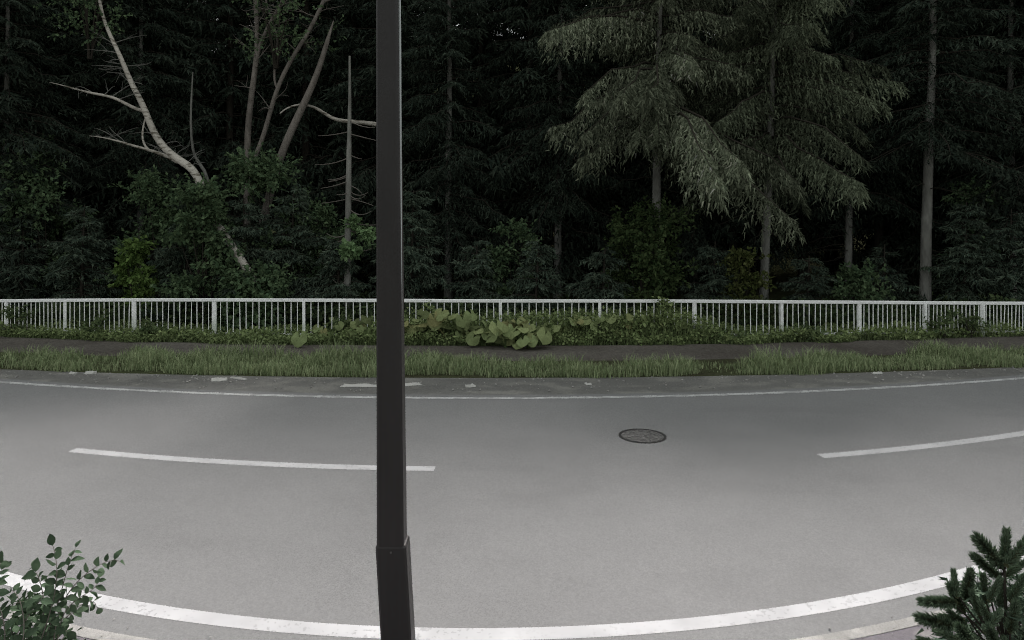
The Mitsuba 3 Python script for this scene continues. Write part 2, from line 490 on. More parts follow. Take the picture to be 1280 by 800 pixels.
def bar_between(a, b, w, h):
    a, b = np.asarray(a, float), np.asarray(b, float)
    d = norm(b - a)
    s = norm(np.cross(d, [0, 0, 1.0]))
    u = np.cross(s, d)
    cw = [(w / 2, h / 2 - .008), (w / 2 - .008, h / 2), (-w / 2 + .008, h / 2), (-w / 2, h / 2 - .008), (-w / 2, -h / 2 + .008), (-w / 2 + .008, -h / 2), (w / 2 - .008, -h / 2), (w / 2, -h / 2 + .008)]
    v = np.array([e + s * x + u * y for e in (a, b) for x, y in cw])
    f = [[k, (k + 1) % 8, (k + 1) % 8 + 8, k + 8] for k in range(8)]
    f = np.array(f)
    tri = np.vstack([f[:, [0, 1, 2]], f[:, [0, 2, 3]]])
    caps = [[0, k + 1, k] for k in range(1, 7)] + [[8, 8 + k, 9 + k] for k in range(1, 7)]
    return trimesh.Trimesh(v, np.vstack([tri, caps]), process=False)


rng = np.random.default_rng(7)
npost = nb = nr = 0
for k, (x, y, zt) in enumerate(posts):
    lean = rng.normal(0, 0.006, 2)
    key = fence + '__post' + (f'_{npost:03d}' if npost else '')
    npost += 1
    scene[key] = mikit.ply(bar_between([x, y, -0.1], [x + lean[0], y + lean[1], zt - 0.042], 0.105, 0.07), 'm_white')
for k in range(len(posts) - 1):
    (x0, y0, z0), (x1, y1, z1) = posts[k], posts[k + 1]
    sfx = f'_{k:03d}' if k else ''
    d = norm(np.array([x1 - x0, y1 - y0]))
    g = 0.002
    scene[fence + '__top_rail' + sfx] = mikit.ply(bar_between([x0 + d[0] * g, y0 + d[1] * g, z0], [x1 - d[0] * g, y1 - d[1] * g, z1], 0.075, 0.078), 'm_white')
    zb0 = zb1 = 0.14 + rng.normal(0, .006)
    e = 0.056
    scene[fence + '__bottom_rail' + sfx] = mikit.ply(bar_between([x0 + d[0] * e, y0 + d[1] * e, zb0], [x1 - d[0] * e, y1 - d[1] * e, zb1], 0.04, 0.05), 'm_white')
    if 1 <= k - 2 <= 16 and k < len(posts) - 3:
        for b in range(1, 14):
            t = b / 14
            x, y, z = x0 + (x1 - x0) * t, y0 + (y1 - y0) * t, z0 + (z1 - z0) * t
            jx = rng.normal(0, .006, 2)
            key = fence + '__baluster' + (f'_{nb:03d}' if nb else '')
            nb += 1
            scene[key] = mikit.ply(tube([[x + jx[0], y, zb0 + 0.026], [x + jx[1], y, z - 0.04]], 0.0125, 6), 'm_white')
tag(fence, 'long white metal railing with upright bars beyond the far footpath', 'fence')

# ------------------------------------------------------------------ trees: builders
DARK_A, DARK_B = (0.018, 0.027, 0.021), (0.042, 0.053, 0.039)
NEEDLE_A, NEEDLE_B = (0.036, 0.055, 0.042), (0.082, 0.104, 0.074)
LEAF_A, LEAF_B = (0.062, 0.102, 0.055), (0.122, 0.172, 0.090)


def conifer(seed, height, r0, zlow, rmax, lean=(0, 0), droop=0.35, hang=0.3, dead=10, step=0.30, per=6, nl=0.16, nw=0.044, tw=0.13, top_r=0.12, ca=NEEDLE_A, cb=NEEDLE_B, nm=8, vary=0.25, gaps=0.12, spread=0.3):
    """trunk, branches and foliage of one spruce-like tree, standing at the origin"""
    rng = np.random.default_rng(seed)
    k = 12
    zs = np.linspace(-0.3, height, k)
    wob = np.cumsum(rng.normal(0, 0.02, (k, 2)), axis=0) * height / 12
    pts = np.c_[zs / height * lean[0] + wob[:, 0] * 0.5, zs / height * lean[1] + wob[:, 1] * 0.5, zs]
    rad = r0 * (1 - np.clip(zs / height, 0, 1)) ** 0.75 + 0.012
    rad[0] *= 1.35
    trunk = tube(pts, rad, 9)
    at = lambda z: np.array([np.interp(z, zs, pts[:, 0]), np.interp(z, zs, pts[:, 1]), z])
    wood, V, N = [], [], 0
    verts, faces, D, Ls = [], [], [], []
    pos_all, dir_all, tone = [], [], []
    z = zlow
    while z < height - min(0.25, height * 0.03):
        u = (z - zlow) / (height - zlow)
        for b in range(per):
            if rng.random() < gaps:
                continue
            az = rng.random() * 2 * np.pi
            L = (rmax * (1 - u) ** 0.75 + top_r) * (0.85 - spread + 2 * spread * rng.random())
            o = at(z + rng.normal(0, 0.1))
            out = np.array([math.cos(az), math.sin(az), 0])
            t = np.linspace(0, 1, 6)
            rise = 0.25 * (1 - u) * 0 + 0.35 * u
            bp = o + np.outer(t * L, out) + np.c_[t * 0, t * 0, L * (rise * t - droop * (1.3 - 0.6 * u) * t ** 1.6)]
            bp[1:] += rng.normal(0, 0.02, (5, 3)) * L
            wood.append(tube(bp, np.linspace(0.010 + 0.010 * L, 0.004, 6), 4, cap=False))
            nt = max(4, int(L / tw))
            ts = np.repeat((np.arange(nt) + 0.6) / nt, 2) ** 0.9
            sg = np.tile([1.0, -1.0], nt)
            base = np.stack([np.interp(ts, t, bp[:, c]) for c in range(3)], -1)
            fw = norm(bp[-1] - bp[0])
            sd = np.cross(fw, [0, 0, 1.0])
            tl = np.clip(0.5 * L * (1.05 - ts) + 0.16, 0.14, 0.75) * (0.6 + 0.7 * rng.random(2 * nt))
            td = norm(fw * (0.55 + 0.3 * rng.random((2 * nt, 1))) + sd * sg[:, None] * (0.8 + 0.2 * rng.random((2 * nt, 1))) + np.array([0, 0, -1.0]) * (hang * (0.6 + 0.9 * rng.random((2 * nt, 1)))))
            s_ = (np.arange(nm) + rng.random((2 * nt, nm))) / nm
            p = base[:, None] + td[:, None] * (s_ * tl[:, None])[..., None]
            p[..., 2] -= hang * 0.5 * tl[:, None] * s_ ** 2
            dd = norm(td[:, None] * 0.75 + rng.normal(0, 0.45, p.shape) + np.array([0, 0, -0.28 - 0.3 * hang]))
            pos_all.append(p.reshape(-1, 3))
            dir_all.append(dd.reshape(-1, 3))
            tone.append(np.repeat((1 - vary + 2 * vary * rng.random()) * (1 - vary * 0.6 + 1.2 * vary * rng.random(2 * nt)), nm))
        z += step * (0.8 + 0.4 * rng.random())
    for b in range(dead):
        az = rng.random() * 2 * np.pi
        zz = 0.9 + rng.random() * max(0.5, zlow + 0.6 - 0.9)
        L = 0.5 + 1.3 * rng.random()
        t = np.linspace(0, 1, 6)
        out = np.array([math.cos(az), math.sin(az), 0])
        bp = at(zz) + np.outer(t * L, out) + np.c_[t * 0, t * 0, L * (0.1 * t - 0.3 * t ** 2)] + np.vstack([[0, 0, 0], rng.normal(0, .03, (5, 3))])
        wood.append(tube(bp, np.linspace(0.014, 0.004, 6), 4, cap=False))
    pos, d = np.concatenate(pos_all), np.concatenate(dir_all)
    v, f = needle_tris(rng, pos, d, nl, nw)
    return trunk, cat(wood), (v, f), np.clip(cols(rng, len(pos), ca, cb, 3) * np.repeat(np.concatenate(tone), 3)[:, None], 0, 0.35)


def broadleaf(seed, height, width, n, leaf=(0.10, 0.07), lumps=9, ca=LEAF_A, cb=LEAF_B, low=0.1, stems=5):
    """stems and foliage of one leafy bush: leaves in separate sprays on an uneven shape"""
    rng = np.random.default_rng(seed)
    wood, pos, d = [], [], []
    for s_ in range(lumps):
        a = rng.random() * 2 * np.pi
        rr = width / 2 * math.sqrt(rng.random()) * 0.8
        zc = height * (low + (0.95 - low) * rng.random())
        shrink = 1 - 0.55 * max(0, zc / height - 0.5) * 2
        c = np.array([rr * shrink * math.cos(a), rr * shrink * math.sin(a), zc])
        if s_ < stems * 2:
            pth, _ = spline([[0.05 * math.cos(a), 0.05 * math.sin(a), -0.2], [c[0] * 0.4, c[1] * 0.4, zc * 0.55], c], 7)
            wood.append(tube(pth, np.linspace(0.012 + 0.006 * height, 0.004, 7), 5, cap=False))
        m_ = int(n / lumps)
        k = max(3, m_ // 9)
        R = width * (0.16 + 0.16 * rng.random()) + 0.06
        for _ in range(k):
            e = rand_dirs(rng, 1)[0]
            tip = c + e * R * np.array([1, 1, 0.75]) * (0.5 + 0.6 * rng.random())
            ax = norm(e + np.array([0, 0, 0.25]))
            q = np.linspace(0, 1, 9)[:, None] * (0.30 * R + 0.12)
            pos.append(tip - ax * q + rng.normal(0, 0.02, (9, 3)))
            d.append(norm(ax + rng.normal(0, 0.75, (9, 3)) + np.array([0, 0, -0.25])))
    pos, d = np.concatenate(pos), np.concatenate(d)
    keep = pos[:, 2] > 0.02
    pos, d = pos[keep], d[keep]
    up = norm(np.array([0, 0, 1.0]) + rng.normal(0, 0.5, pos.shape))
    v, f = leaf_quads(rng, pos, d, up, leaf[0], leaf[1])
    return cat(wood), (v, f), cols(rng, len(pos), ca, cb, 5)


def plant_tree(kind, parts, loc, label, category, group=None, bark='m_bark_dark', leafm='m_needle', rot=0.0, names=('trunk', 'branches', 'crown')):
    key = name(kind)
    tw_ = T().translate(list(map(float, loc))).rotate([0, 0, 1], rot)
    if len(parts) == 4:
        scene[f'{key}__{names[0]}'] = mikit.ply(parts[0], bark, smooth=True, to_world=tw_)
        parts = parts[1:]
    if parts[0] is not None:
        scene[f'{key}__{names[1]}'] = mikit.ply(parts[0], 'm_twig', smooth=True, to_world=tw_)
        tag(f'{key}__{names[1]}', kind='stuff')
    scene[f'{key}__{names[2]}'] = mikit.ply(parts[1], leafm, color=parts[2], to_world=tw_)
    tag(f'{key}__{names[2]}', kind='stuff')
    tag(key, label, category, group)
    return key


def gpos(px, Y):
    x = (px - CX) * Y / F
    return np.array([x, Y, float(ground_z(x, Y))])


# ---- the tall conifers with trunks one can tell apart
tall = [  # px, Y, trunk radius, height, lowest green, crown radius, lean, hang, label
    (1156, 20.0, 0.155, 15.5, 5.2, 2.3, (0.55, 0.2), 0.4, 'tall conifer with the thickest bare grey trunk, at the right behind the fence'),
    (953, 20.3, 0.125, 14.0, 5.1, 3.2, (0.45, -0.3), 0.95, 'conifer with slim bare grey trunk under hanging green boughs, right of centre'),
    (1059, 22.0, 0.115, 14.5, 4.0, 2.2, (0.3, 0.1), 0.6, 'slim conifer trunk between the two grey trunks on the right'),
    (815, 20.6, 0.14, 13.6, 5.7, 4.8, (0.3, -0.4), 1.0, 'conifer with the broad pale green drooping crown above the fence centre right'),
    (697, 23.0, 0.13, 14.0, 3.6, 2.3, (0.1, 0.1), 0.7, 'conifer whose short pale trunk shows between branches near the centre'),
    (0, 20.5, 0.09, 14.5, 3.8, 2.2, (0.2, 0.1), 0.4, 'slim dark trunked conifer at the left edge of the picture'),
    (174, 23.0, 0.11, 14.5, 4.4, 2.2, (0.0, 0.1), 0.4, 'dark conifer trunk behind the curved pale birch'),
    (560, 22.5, 0.12, 14.8, 1.6, 2.4, (0.1, 0.1), 0.5, 'dark conifer standing right of the pole above the black gap'),
    (1262, 21.0, 0.12, 15.0, 3.5, 2.4, (0.1, 0.1), 0.5, 'dark conifer at the right edge of the picture'),
]
for k, (px, Y, r, ht, zl, rm, ln, hg, lb) in enumerate(tall):
    lit, half_lit = k in (1, 3), k == 1  # lit crowns get paler needle colours, unlit ones darker: light painted in
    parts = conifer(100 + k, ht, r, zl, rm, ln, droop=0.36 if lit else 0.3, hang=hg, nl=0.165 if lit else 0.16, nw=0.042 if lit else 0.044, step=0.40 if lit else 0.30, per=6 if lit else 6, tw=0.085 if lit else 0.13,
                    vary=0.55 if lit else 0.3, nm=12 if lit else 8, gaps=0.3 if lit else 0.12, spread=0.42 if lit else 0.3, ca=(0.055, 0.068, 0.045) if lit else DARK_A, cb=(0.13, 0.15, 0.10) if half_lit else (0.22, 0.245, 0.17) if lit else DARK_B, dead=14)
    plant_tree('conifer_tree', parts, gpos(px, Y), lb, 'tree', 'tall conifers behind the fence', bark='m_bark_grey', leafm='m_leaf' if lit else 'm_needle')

# ---- the far wood: one mass of instances
NV = 5
for v_ in range(NV):
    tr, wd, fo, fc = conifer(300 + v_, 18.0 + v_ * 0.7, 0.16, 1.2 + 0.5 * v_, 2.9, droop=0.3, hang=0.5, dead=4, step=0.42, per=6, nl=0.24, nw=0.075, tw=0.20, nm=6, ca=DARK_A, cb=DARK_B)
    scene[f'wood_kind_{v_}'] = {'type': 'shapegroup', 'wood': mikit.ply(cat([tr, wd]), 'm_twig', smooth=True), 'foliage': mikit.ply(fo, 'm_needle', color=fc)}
rng = np.random.default_rng(11)
cnt = 0
for row, (Y0, dx) in enumerate([(24.8, 2.0), (28.0, 2.8), (31.5, 3.3), (36, 3.8), (42, 4.6)]):
    half = Y0 * 0.80 + 4
    for x in np.arange(-half, half, dx):
        cnt += 1
        xx, yy = x + rng.normal(0, 0.5), Y0 + rng.normal(0, 0.6)
        sc_ = 0.9 + 0.2 * rng.random()
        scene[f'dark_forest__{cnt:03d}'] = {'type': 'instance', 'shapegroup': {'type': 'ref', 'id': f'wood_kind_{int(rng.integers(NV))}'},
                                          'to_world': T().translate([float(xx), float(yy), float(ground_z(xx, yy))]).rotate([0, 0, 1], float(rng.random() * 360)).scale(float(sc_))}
# the same wood goes on to the left and right of the picture, along the fence
for s_ in (-1, 1):
    for Y0 in (20.0, 22.6):
        for x in np.arange(Y0 * 0.80 + 0.5, 34, 2.6):
            cnt += 1
            xx, yy = s_ * x + rng.normal(0, .3), Y0 + 0.3 * max(0, x - 16) + rng.normal(0, .3)
            scene[f'dark_forest__{cnt:03d}'] = {'type': 'instance', 'shapegroup': {'type': 'ref', 'id': f'wood_kind_{int(rng.integers(NV))}'},
                                              'to_world': T().translate([float(xx), float(yy), float(ground_z(xx, yy))]).rotate([0, 0, 1], float(rng.random() * 360)).scale(float(0.95 + .15 * rng.random()))}
tag('dark_forest', 'dense black green conifer wood behind the front trees', kind='stuff')

# ---- pale birches and bare trunks on the left: paths read off the picture at their distance
def wpath(pts, Y0, Y1, n):
    """photo points and widths along a limb -> world path and radii; the distance runs from Y0 to Y1"""
    pts = np.asarray(pts, float)
    ys = np.linspace(Y0, Y1, len(pts))
    w = np.array([P(a, b, y) for (a, b, _), y in zip(pts, ys)])
    p, t = spline(w, n)
    d = np.r_[0, np.cumsum(np.linalg.norm(np.diff(w, axis=0), axis=1))]
    return p, np.interp(t, d / d[-1], pts[:, 2] * ys / F / 2)


def limb(pts, Y0, Y1, n=24, sides=9):
    return tube(*wpath(pts, Y0, Y1, n), sides)


def top_crown(key, c, seed, n=2600, w=3.2, h=3.5, ca=LEAF_A, cb=LEAF_B):
    wd, fo, fc = broadleaf(seed, h, w, n, lumps=14, ca=ca, cb=cb, leaf=(0.11, 0.08))
    tw_ = T().translate(list(map(float, c)))
    scene[key + '__crown'] = mikit.ply(fo, 'm_leaf', color=fc, to_world=tw_)
    scene[key + '__twigs'] = mikit.ply(wd, 'm_twig', smooth=True, to_world=tw_)
    tag(key + '__crown', kind='stuff')
    tag(key + '__twigs', kind='stuff')


def side_twigs(paths, seed, n, Y, leaves=0):
    # thin crooked twigs growing off the limbs
    rng = np.random.default_rng(seed)
    out, pos = [], []
    for _ in range(n):
        pt = paths[int(rng.integers(len(paths)))]
        k = rng.random() * (len(pt) - 1)
        i0 = int(k)
        a0 = np.array(pt[i0]) * (1 - k + i0) + np.array(pt[i0 + 1]) * (k - i0)
        L, an = 14 + 34 * rng.random(), rng.choice([-1, 1]) * (0.5 + 0.9 * rng.random())
        d_ = np.array([math.sin(an), -math.cos(an)])
        q_ = [a0 + d_ * L * t_ + rng.normal(0, 1.6, 2) * t_ + np.array([0, 5 * t_ * t_]) for t_ in (0, .35, .7, 1)]
        y1 = Y + rng.normal(0, .4)
        out.append(limb([(u[0], u[1], w_) for u, w_ in zip(q_, (1.5, 1.1, .8, .4))], Y, y1, 8, 4))
        for _ in range(2):
            j_ = q_[2] + rng.normal(0, 7, 2)
            out.append(limb([(q_[1][0], q_[1][1], .8), ((q_[1] + j_)[0] / 2, (q_[1] + j_)[1] / 2 - 1, .6), (j_[0], j_[1], .3)], Y, y1, 5, 3))
    return cat(out)


b1 = name('birch_tree')
scene[b1 + '__trunk'] = mikit.ply(limb([(338, 392, 12.00), (303, 328, 10.40), (283, 297, 9.60), (268, 274, 9.20), (254, 240, 9.20), (241, 213, 9.60), (224, 200, 9.60), (206, 185, 8.80), (190, 160, 8.00), (180, 135, 7.20), (165, 105, 6.40), (150, 70, 5.20), (131, 27, 4.00), (120, -40, 3.20), (108, -110, 2.40)], 18.2, 20.4, 60), 'm_bark_pale', smooth=True)
scene[b1 + '__limb'] = mikit.ply(limb([(182, 139, 4.80), (160, 131, 4.00), (141, 122, 3.60), (118, 117, 3.20), (90, 110, 1.76), (62, 103, 0.64)], 20.0, 19.8), 'm_bark_pale', smooth=True)
scene[b1 + '__limb_001'] = mikit.ply(limb([(222, 203, 4.80), (200, 192, 4.00), (170, 183, 3.20), (138, 174, 1.76), (112, 170, 0.64)], 19.8, 19.5), 'm_bark_pale', smooth=True)
scene[b1 + '__limb_002'] = mikit.ply(limb([(186, 187, 2.80), (179, 176, 2.40), (179, 160, 2.08), (183, 142, 1.60)], 19.7, 19.8), 'm_bark_pale', smooth=True)
top_crown(b1, P(112, 40, 20.4) - [0, 0, 0.6], 21, n=1300)
scene[b1 + '__twigs_001'] = mikit.ply(side_twigs([[(165, 105), (150, 70), (131, 27)], [(180, 139), (160, 131), (141, 122), (90, 110)], [(222, 203), (200, 192), (170, 183), (125, 172)], [(240, 212), (206, 185), (190, 160)]], 61, 34, 20.0), 'm_bark_grey', smooth=True)
tag(b1 + '__twigs_001', kind='stuff')
tag(b1, 'birch with one pale curved leaning trunk and bare side branches', 'tree')

b2 = name('birch_tree')
scene[b2 + '__trunk'] = mikit.ply(limb([(306, 395, 9.62), (308, 300, 8.88), (309, 220, 8.14), (311, 150, 7.40), (317, 100, 6.66), (321, 60, 5.55), (319, 0, 4.81), (317, -90, 3.70)], 21.0, 21.2, 40), 'm_bark_dark', smooth=True)
scene[b2 + '__limb'] = mikit.ply(limb([(320, 84, 5.18), (327, 52, 4.81), (340, 25, 4.44), (352, 3, 4.07), (366, -40, 2.96), (380, -90, 2.22)], 21.1, 20.9), 'm_bark_dark', smooth=True)
scene[b2 + '__limb_001'] = mikit.ply(limb([(311, 210, 5.92), (335, 150, 5.55), (350, 103, 5.18), (364, 75, 5.18), (384, 42, 4.81), (404, 2, 4.44), (430, -60, 2.96)], 21.0, 20.6), 'm_bark_dark', smooth=True)
scene[b2 + '__limb_002'] = mikit.ply(limb([(404, 3, 2.96), (418, -3, 2.59), (440, -8, 2.22)], 20.7, 20.5), 'm_bark_dark', smooth=True)
scene[b2 + '__limb_003'] = mikit.ply(limb([(347, 112, 2.96), (343, 90, 2.59), (347, 55, 2.22), (338, 20, 1.78), (342, -40, 1.48)], 20.9, 21.1), 'm_bark_dark', smooth=True)
top_crown(b2, P(345, 40, 20.8) - [0, 0, 0.9], 22, n=1500, w=4.2)
scene[b2 + '__twigs_001'] = mikit.ply(side_twigs([[(311, 150), (317, 100), (321, 60), (319, 0)], [(327, 52), (340, 25), (352, 3)], [(335, 150), (350, 103), (384, 42), (404, 2)]], 62, 30, 20.9), 'm_bark_dark', smooth=True)
tag(b2 + '__twigs_001', kind='stuff')
tag(b2, 'birch that fans out into several pale upright stems at the top left', 'tree')

b3 = name('dead_trunk')
scene[b3] = mikit.ply(limb([(318, 395, 11), (325, 300, 10.5), (338, 240, 10), (355, 185, 9.5), (375, 140, 9), (395, 95, 7.5), (409, 52, 5.5), (417, 26, 1.2)], 20.4, 20.6, 30), 'm_bark_dark', smooth=True)
tag(b3, 'broken bare trunk leaning to the right, ending beside the fanned birch', 'tree')

b4 = name('dead_trunk')
rng = np.random.default_rng(5)
ms = [limb([(434, 395, 9), (435, 280, 8), (436, 200, 6.5), (437, 130, 4), (437, 70, 2.5)], 18.9, 18.9, 30)]
scene[b4 + '__trunk'] = mikit.ply(ms[0], 'm_bark_grey', smooth=True)
tws = []
for k in range(26):
    py = 150 + 200 * rng.random()
    sg = rng.choice([-1, 1])
    L = 15 + 28 * rng.random()
    tws.append(limb([(436, py, 1.6), (436 + sg * L * .5, py + 3 + 5 * rng.random(), 1.1), (436 + sg * L, py + 10 * rng.random(), 0.7)], 18.9, 18.9 + rng.normal(0, .4), 6, 4))
scene[b4 + '__twigs'] = mikit.ply(cat(tws), 'm_bark_dark', smooth=True)
tag(b4 + '__twigs', kind='stuff')
tag(b4, 'thin upright dead trunk with short twigs left of the pole', 'tree')

b5 = name('dead_trunk')
scene[b5 + '__trunk'] = mikit.ply(limb([(484, 395, 17), (484, 260, 15), (483, 150, 13), (485, 20, 11), (486, -120, 8)], 22.0, 22.0, 20), 'm_bark_dark', smooth=True)
scene[b5 + '__limb'] = mikit.ply(limb([(483, 158, 6.5), (460, 154, 5.5), (440, 152, 5), (417, 148, 4.5), (398, 137, 4), (380, 131, 3), (362, 134, 2), (350, 142, 1.4)], 22.0, 20.2, 40), 'm_bark_pale', smooth=True)
tag(b5, 'trunk behind the pole with one long bare limb reaching left', 'tree')

b6 = name('dead_trunk')
scene[b6] = mikit.ply(limb([(262, 395, 5), (259, 260, 4.5), (252, 208, 4.5), (246, 200, 4), (240, 178, 3.5), (239, 130, 2.5), (241, 90, 1.5)], 21.3, 21.3, 30, 6), 'm_bark_grey', smooth=True)
tag(b6, 'thin crooked grey stem right of the curved pale birch', 'tree')

# ---- understory: young spruces and bushes behind the fence
young = [  # px, Y, height, radius, label
    (25, 19.8, 3.2, 1.1, 'young spruce at the left end behind the fence'),
    (100, 19.6, 3.4, 1.2, 'young spruce left of the yellow green bush'),
    (232, 19.0, 3.7, 1.2, 'young spruce in front of the curved birch foot'),
    (300, 18.9, 3.6, 1.25, 'young spruce right of the curved birch foot'),
    (362, 19.4, 4.0, 1.3, 'young spruce under the fanned birch'),
    (420, 19.0, 2.5, 0.95, 'low young spruce left of the pole'),
    (512, 19.2, 3.8, 1.2, 'young spruce just right of the pole'),
    (592, 19.4, 2.3, 1.0, 'low young spruce right of the pole under the black gap'),
    (668, 19.0, 2.3, 1.1, 'low young spruce beside the short pale trunk'),
    (752, 18.9, 2.2, 1.1, 'low young spruce before the leafy sapling'),
    (890, 19.3, 2.4, 1.1, 'young spruce left of the slim grey trunk'),
    (1008, 19.5, 2.0, 0.95, 'low young spruce between two slim grey trunks'),
    (1103, 20.5, 2.3, 1.0, 'young spruce left of the thickest grey trunk'),
    (1205, 19.5, 3.5, 1.15, 'young spruce right of the thickest grey trunk'),
    (1262, 19.2, 3.3, 1.1, 'young spruce at the right end behind the fence'),
]
for k, (px, Y, ht, rm, lb) in enumerate(young):
    parts = conifer(500 + k, ht, 0.04, 0.25, rm, (0.1, 0.05), droop=0.18, hang=0.30, dead=0, step=0.2, per=6, nl=0.12, nw=0.036, tw=0.085, top_r=0.15, nm=8)
    plant_tree('spruce_sapling', parts, gpos(px, Y), lb, 'young tree', 'young spruces behind the fence', bark='m_twig')

bushes = [  # px, Y, height, width, leaves, colours, label
    (168, 18.6, 2.5, 1.15, 2600, (0.075, 0.13, 0.036), (0.17, 0.25, 0.08), 'yellow green leafy bush on the left behind the fence'),
    (800, 19.4, 3.9, 2.6, 6000, (0.035, 0.06, 0.025), (0.085, 0.115, 0.05), 'leafy green sapling below the drooping boughs right of centre'),
    (930, 18.9, 2.2, 1.4, 2000, (0.06, 0.08, 0.025), (0.11, 0.12, 0.05), 'small olive green bush left of the slim grey trunk'),
    (640, 20.4, 2.9, 2.0, 2600, LEAF_A, LEAF_B, 'dark leafy bush in the gap at the centre'),
    (254, 18.3, 4.0, 1.9, 6500, LEAF_A, LEAF_B, 'tall dark leafy bush hiding the foot of the curved birch'),
    (322, 17.95, 1.75, 2.0, 3600, LEAF_A, LEAF_B, 'low dark leafy bush just behind the fence under the curved birch'),
    (335, 19.8, 5.2, 2.8, 7000, LEAF_A, LEAF_B, 'tall dark leafy bush below the fanned birch stems'),
    (200, 20.0, 4.4, 2.6, 5000, LEAF_A, LEAF_B, 'dark leafy bush under the side branches of the curved birch'),
    (60, 20.6, 5.4, 3.2, 6000, LEAF_A, LEAF_B, 'dark leafy bush at the far left'),
    (405, 20.3, 3.6, 2.2, 4000, LEAF_A, LEAF_B, 'dark leafy bush at the foot of the leaning broken trunk'),
    (1075, 19.2, 1.7, 1.8, 2200, LEAF_A, LEAF_B, 'low dark bush in front of the two right hand trunks'),
    (1215, 20.4, 4.2, 2.0, 3200, LEAF_A, LEAF_B, 'dark leafy bush right of the thickest grey trunk'),
]
for k, (px, Y, ht, wd, nn, ca, cb, lb) in enumerate(bushes):
    parts = broadleaf(700 + k, ht, wd, nn, ca=ca, cb=cb, lumps=22, leaf=(0.13, 0.09))
    plant_tree('leafy_bush', parts, gpos(px, Y), lb, 'bush', leafm='m_leaf', names=('trunk', 'stems', 'foliage'))

# vine on the thin dead trunk
wd, fo, fc = broadleaf(790, 1.4, 0.95, 900, leaf=(0.14, 0.12), lumps=6, ca=(0.12, 0.20, 0.09), cb=(0.22, 0.32, 0.16))
plant_tree('climbing_vine', (None, fo, fc), P(444, 333, 18.75), 'bright green climbing vine round the thin dead trunk left of the pole', 'vine', leafm='m_leaf', names=('trunk', 'stems', 'foliage'))

# low undergrowth that hides the forest floor
rng = np.random.default_rng(17)
n = 22000
px_ = rng.uniform(-14, 14, n)
yy_ = 17.9 + 2.6 * rng.random(n) ** 1.3
hz = (0.30 + 0.75 * meshkit.fbm(np.stack([px_ * 0.7, yy_ * 0.9, px_ * 0], -1), 3, 9)) * rng.random(n)
pos = np.stack([px_, yy_, ground_z(px_, yy_) + hz + 0.03], -1)
d = norm(rng.normal(0, 0.8, (n, 3)) + [0, -0.2, 0.25])
v, f = leaf_quads(rng, pos, d, norm(rng.normal(0, .5, (n, 3)) + [0, 0, 1.0]), 0.14, 0.085)
scene['undergrowth'] = mikit.ply((v, f), 'm_leaf', color=cols(rng, n, (0.04, 0.065, 0.03), (0.095, 0.125, 0.06), 5))
tag('undergrowth', 'dark leafy undergrowth on the forest floor behind the fence', 'undergrowth', kind='stuff')

# ------------------------------------------------------------------ verge grass
def blades(rng, x, y, z, h, w, ca, cb, bend=0.5):
    n = len(x)
    az = rng.random(n) * 2 * np.pi
    out = np.stack([np.cos(az), np.sin(az), az * 0], -1)
    base = np.stack([x, y, z], -1)
    side = np.stack([-np.sin(az), np.cos(az), az * 0], -1) * (w * (0.6 + 0.8 * rng.random(n)))[:, None] / 2
    b = (bend * (0.3 + rng.random(n)))[:, None]
    m1 = base + (out * b * 0.35 + [0, 0, 0.6]) * h[:, None]
    tip = base + (out * b + [0, 0, 0.92]) * h[:, None]
    v = np.stack([base - side, base + side, m1 - side * 0.8, m1 + side * 0.8, tip], 1).reshape(-1, 3)
    o = (np.arange(n) * 5)[:, None]
    f = np.concatenate([o + [0, 1, 3], o + [0, 3, 2], o + [2, 3, 4]], 0)
    return v, f, cols(rng, n, ca, cb, 5)


rng = np.random.default_rng(23)
n = 60000
x = rng.uniform(-13, 13, n)
t = rng.random(n)
y = edge_c(x) + 0.06 + 1.6 * t + (meshkit.fbm(np.stack([x * 1.1, x * 0, x * 0 + 3], -1), 3, 2) - 0.5) * 0.5
pxs = CX + x * F / y
dens = np.interp(pxs, [0, 60, 100, 150, 175, 500, 600, 860, 885, 915, 945, 1280], [0.45, 0.7, 0.5, 0.35, 1, 1, .85, 0.75, 0.2, 0.25, 1, 1])
far_fall = np.interp(pxs, [0, 175, 480, 600, 860, 1280], [0.55, 0.95, 1.0, 0.7, 0.45, 0.9])
clump = meshkit.fbm(np.stack([x * 1.6, y * 2.2, x * 0], -1), 3, 4)
keep = (rng.random(n) < dens * np.clip(clump * 2.2 - 0.25, 0.05, 1)) & (t < far_fall * (0.75 + 0.5 * clump))
x, y, t, clump, dens = x[keep], y[keep], t[keep], clump[keep], dens[keep]
patch = meshkit.fbm(np.stack([x * 0.55, y * 1.2, x * 0 + 21], -1), 3, 14)
h = (0.06 + 0.42 * clump * dens * (0.35 + 1.3 * np.clip(patch * 1.8 - 0.4, 0, 1)) * 0.8) * (0.4 + 0.9 * rng.random(len(x)) ** 1.5)
v, f, c = blades(rng, x, y, 0.012 + 0.012 * t, h, 0.014, (0.175, 0.235, 0.115), (0.345, 0.39, 0.225), 0.6)
scene['verge_grass'] = mikit.ply((v, f), 'm_leaf', color=c)
tag('verge_grass', 'tufty green grass along the far edge of the road', 'grass', kind='stuff')

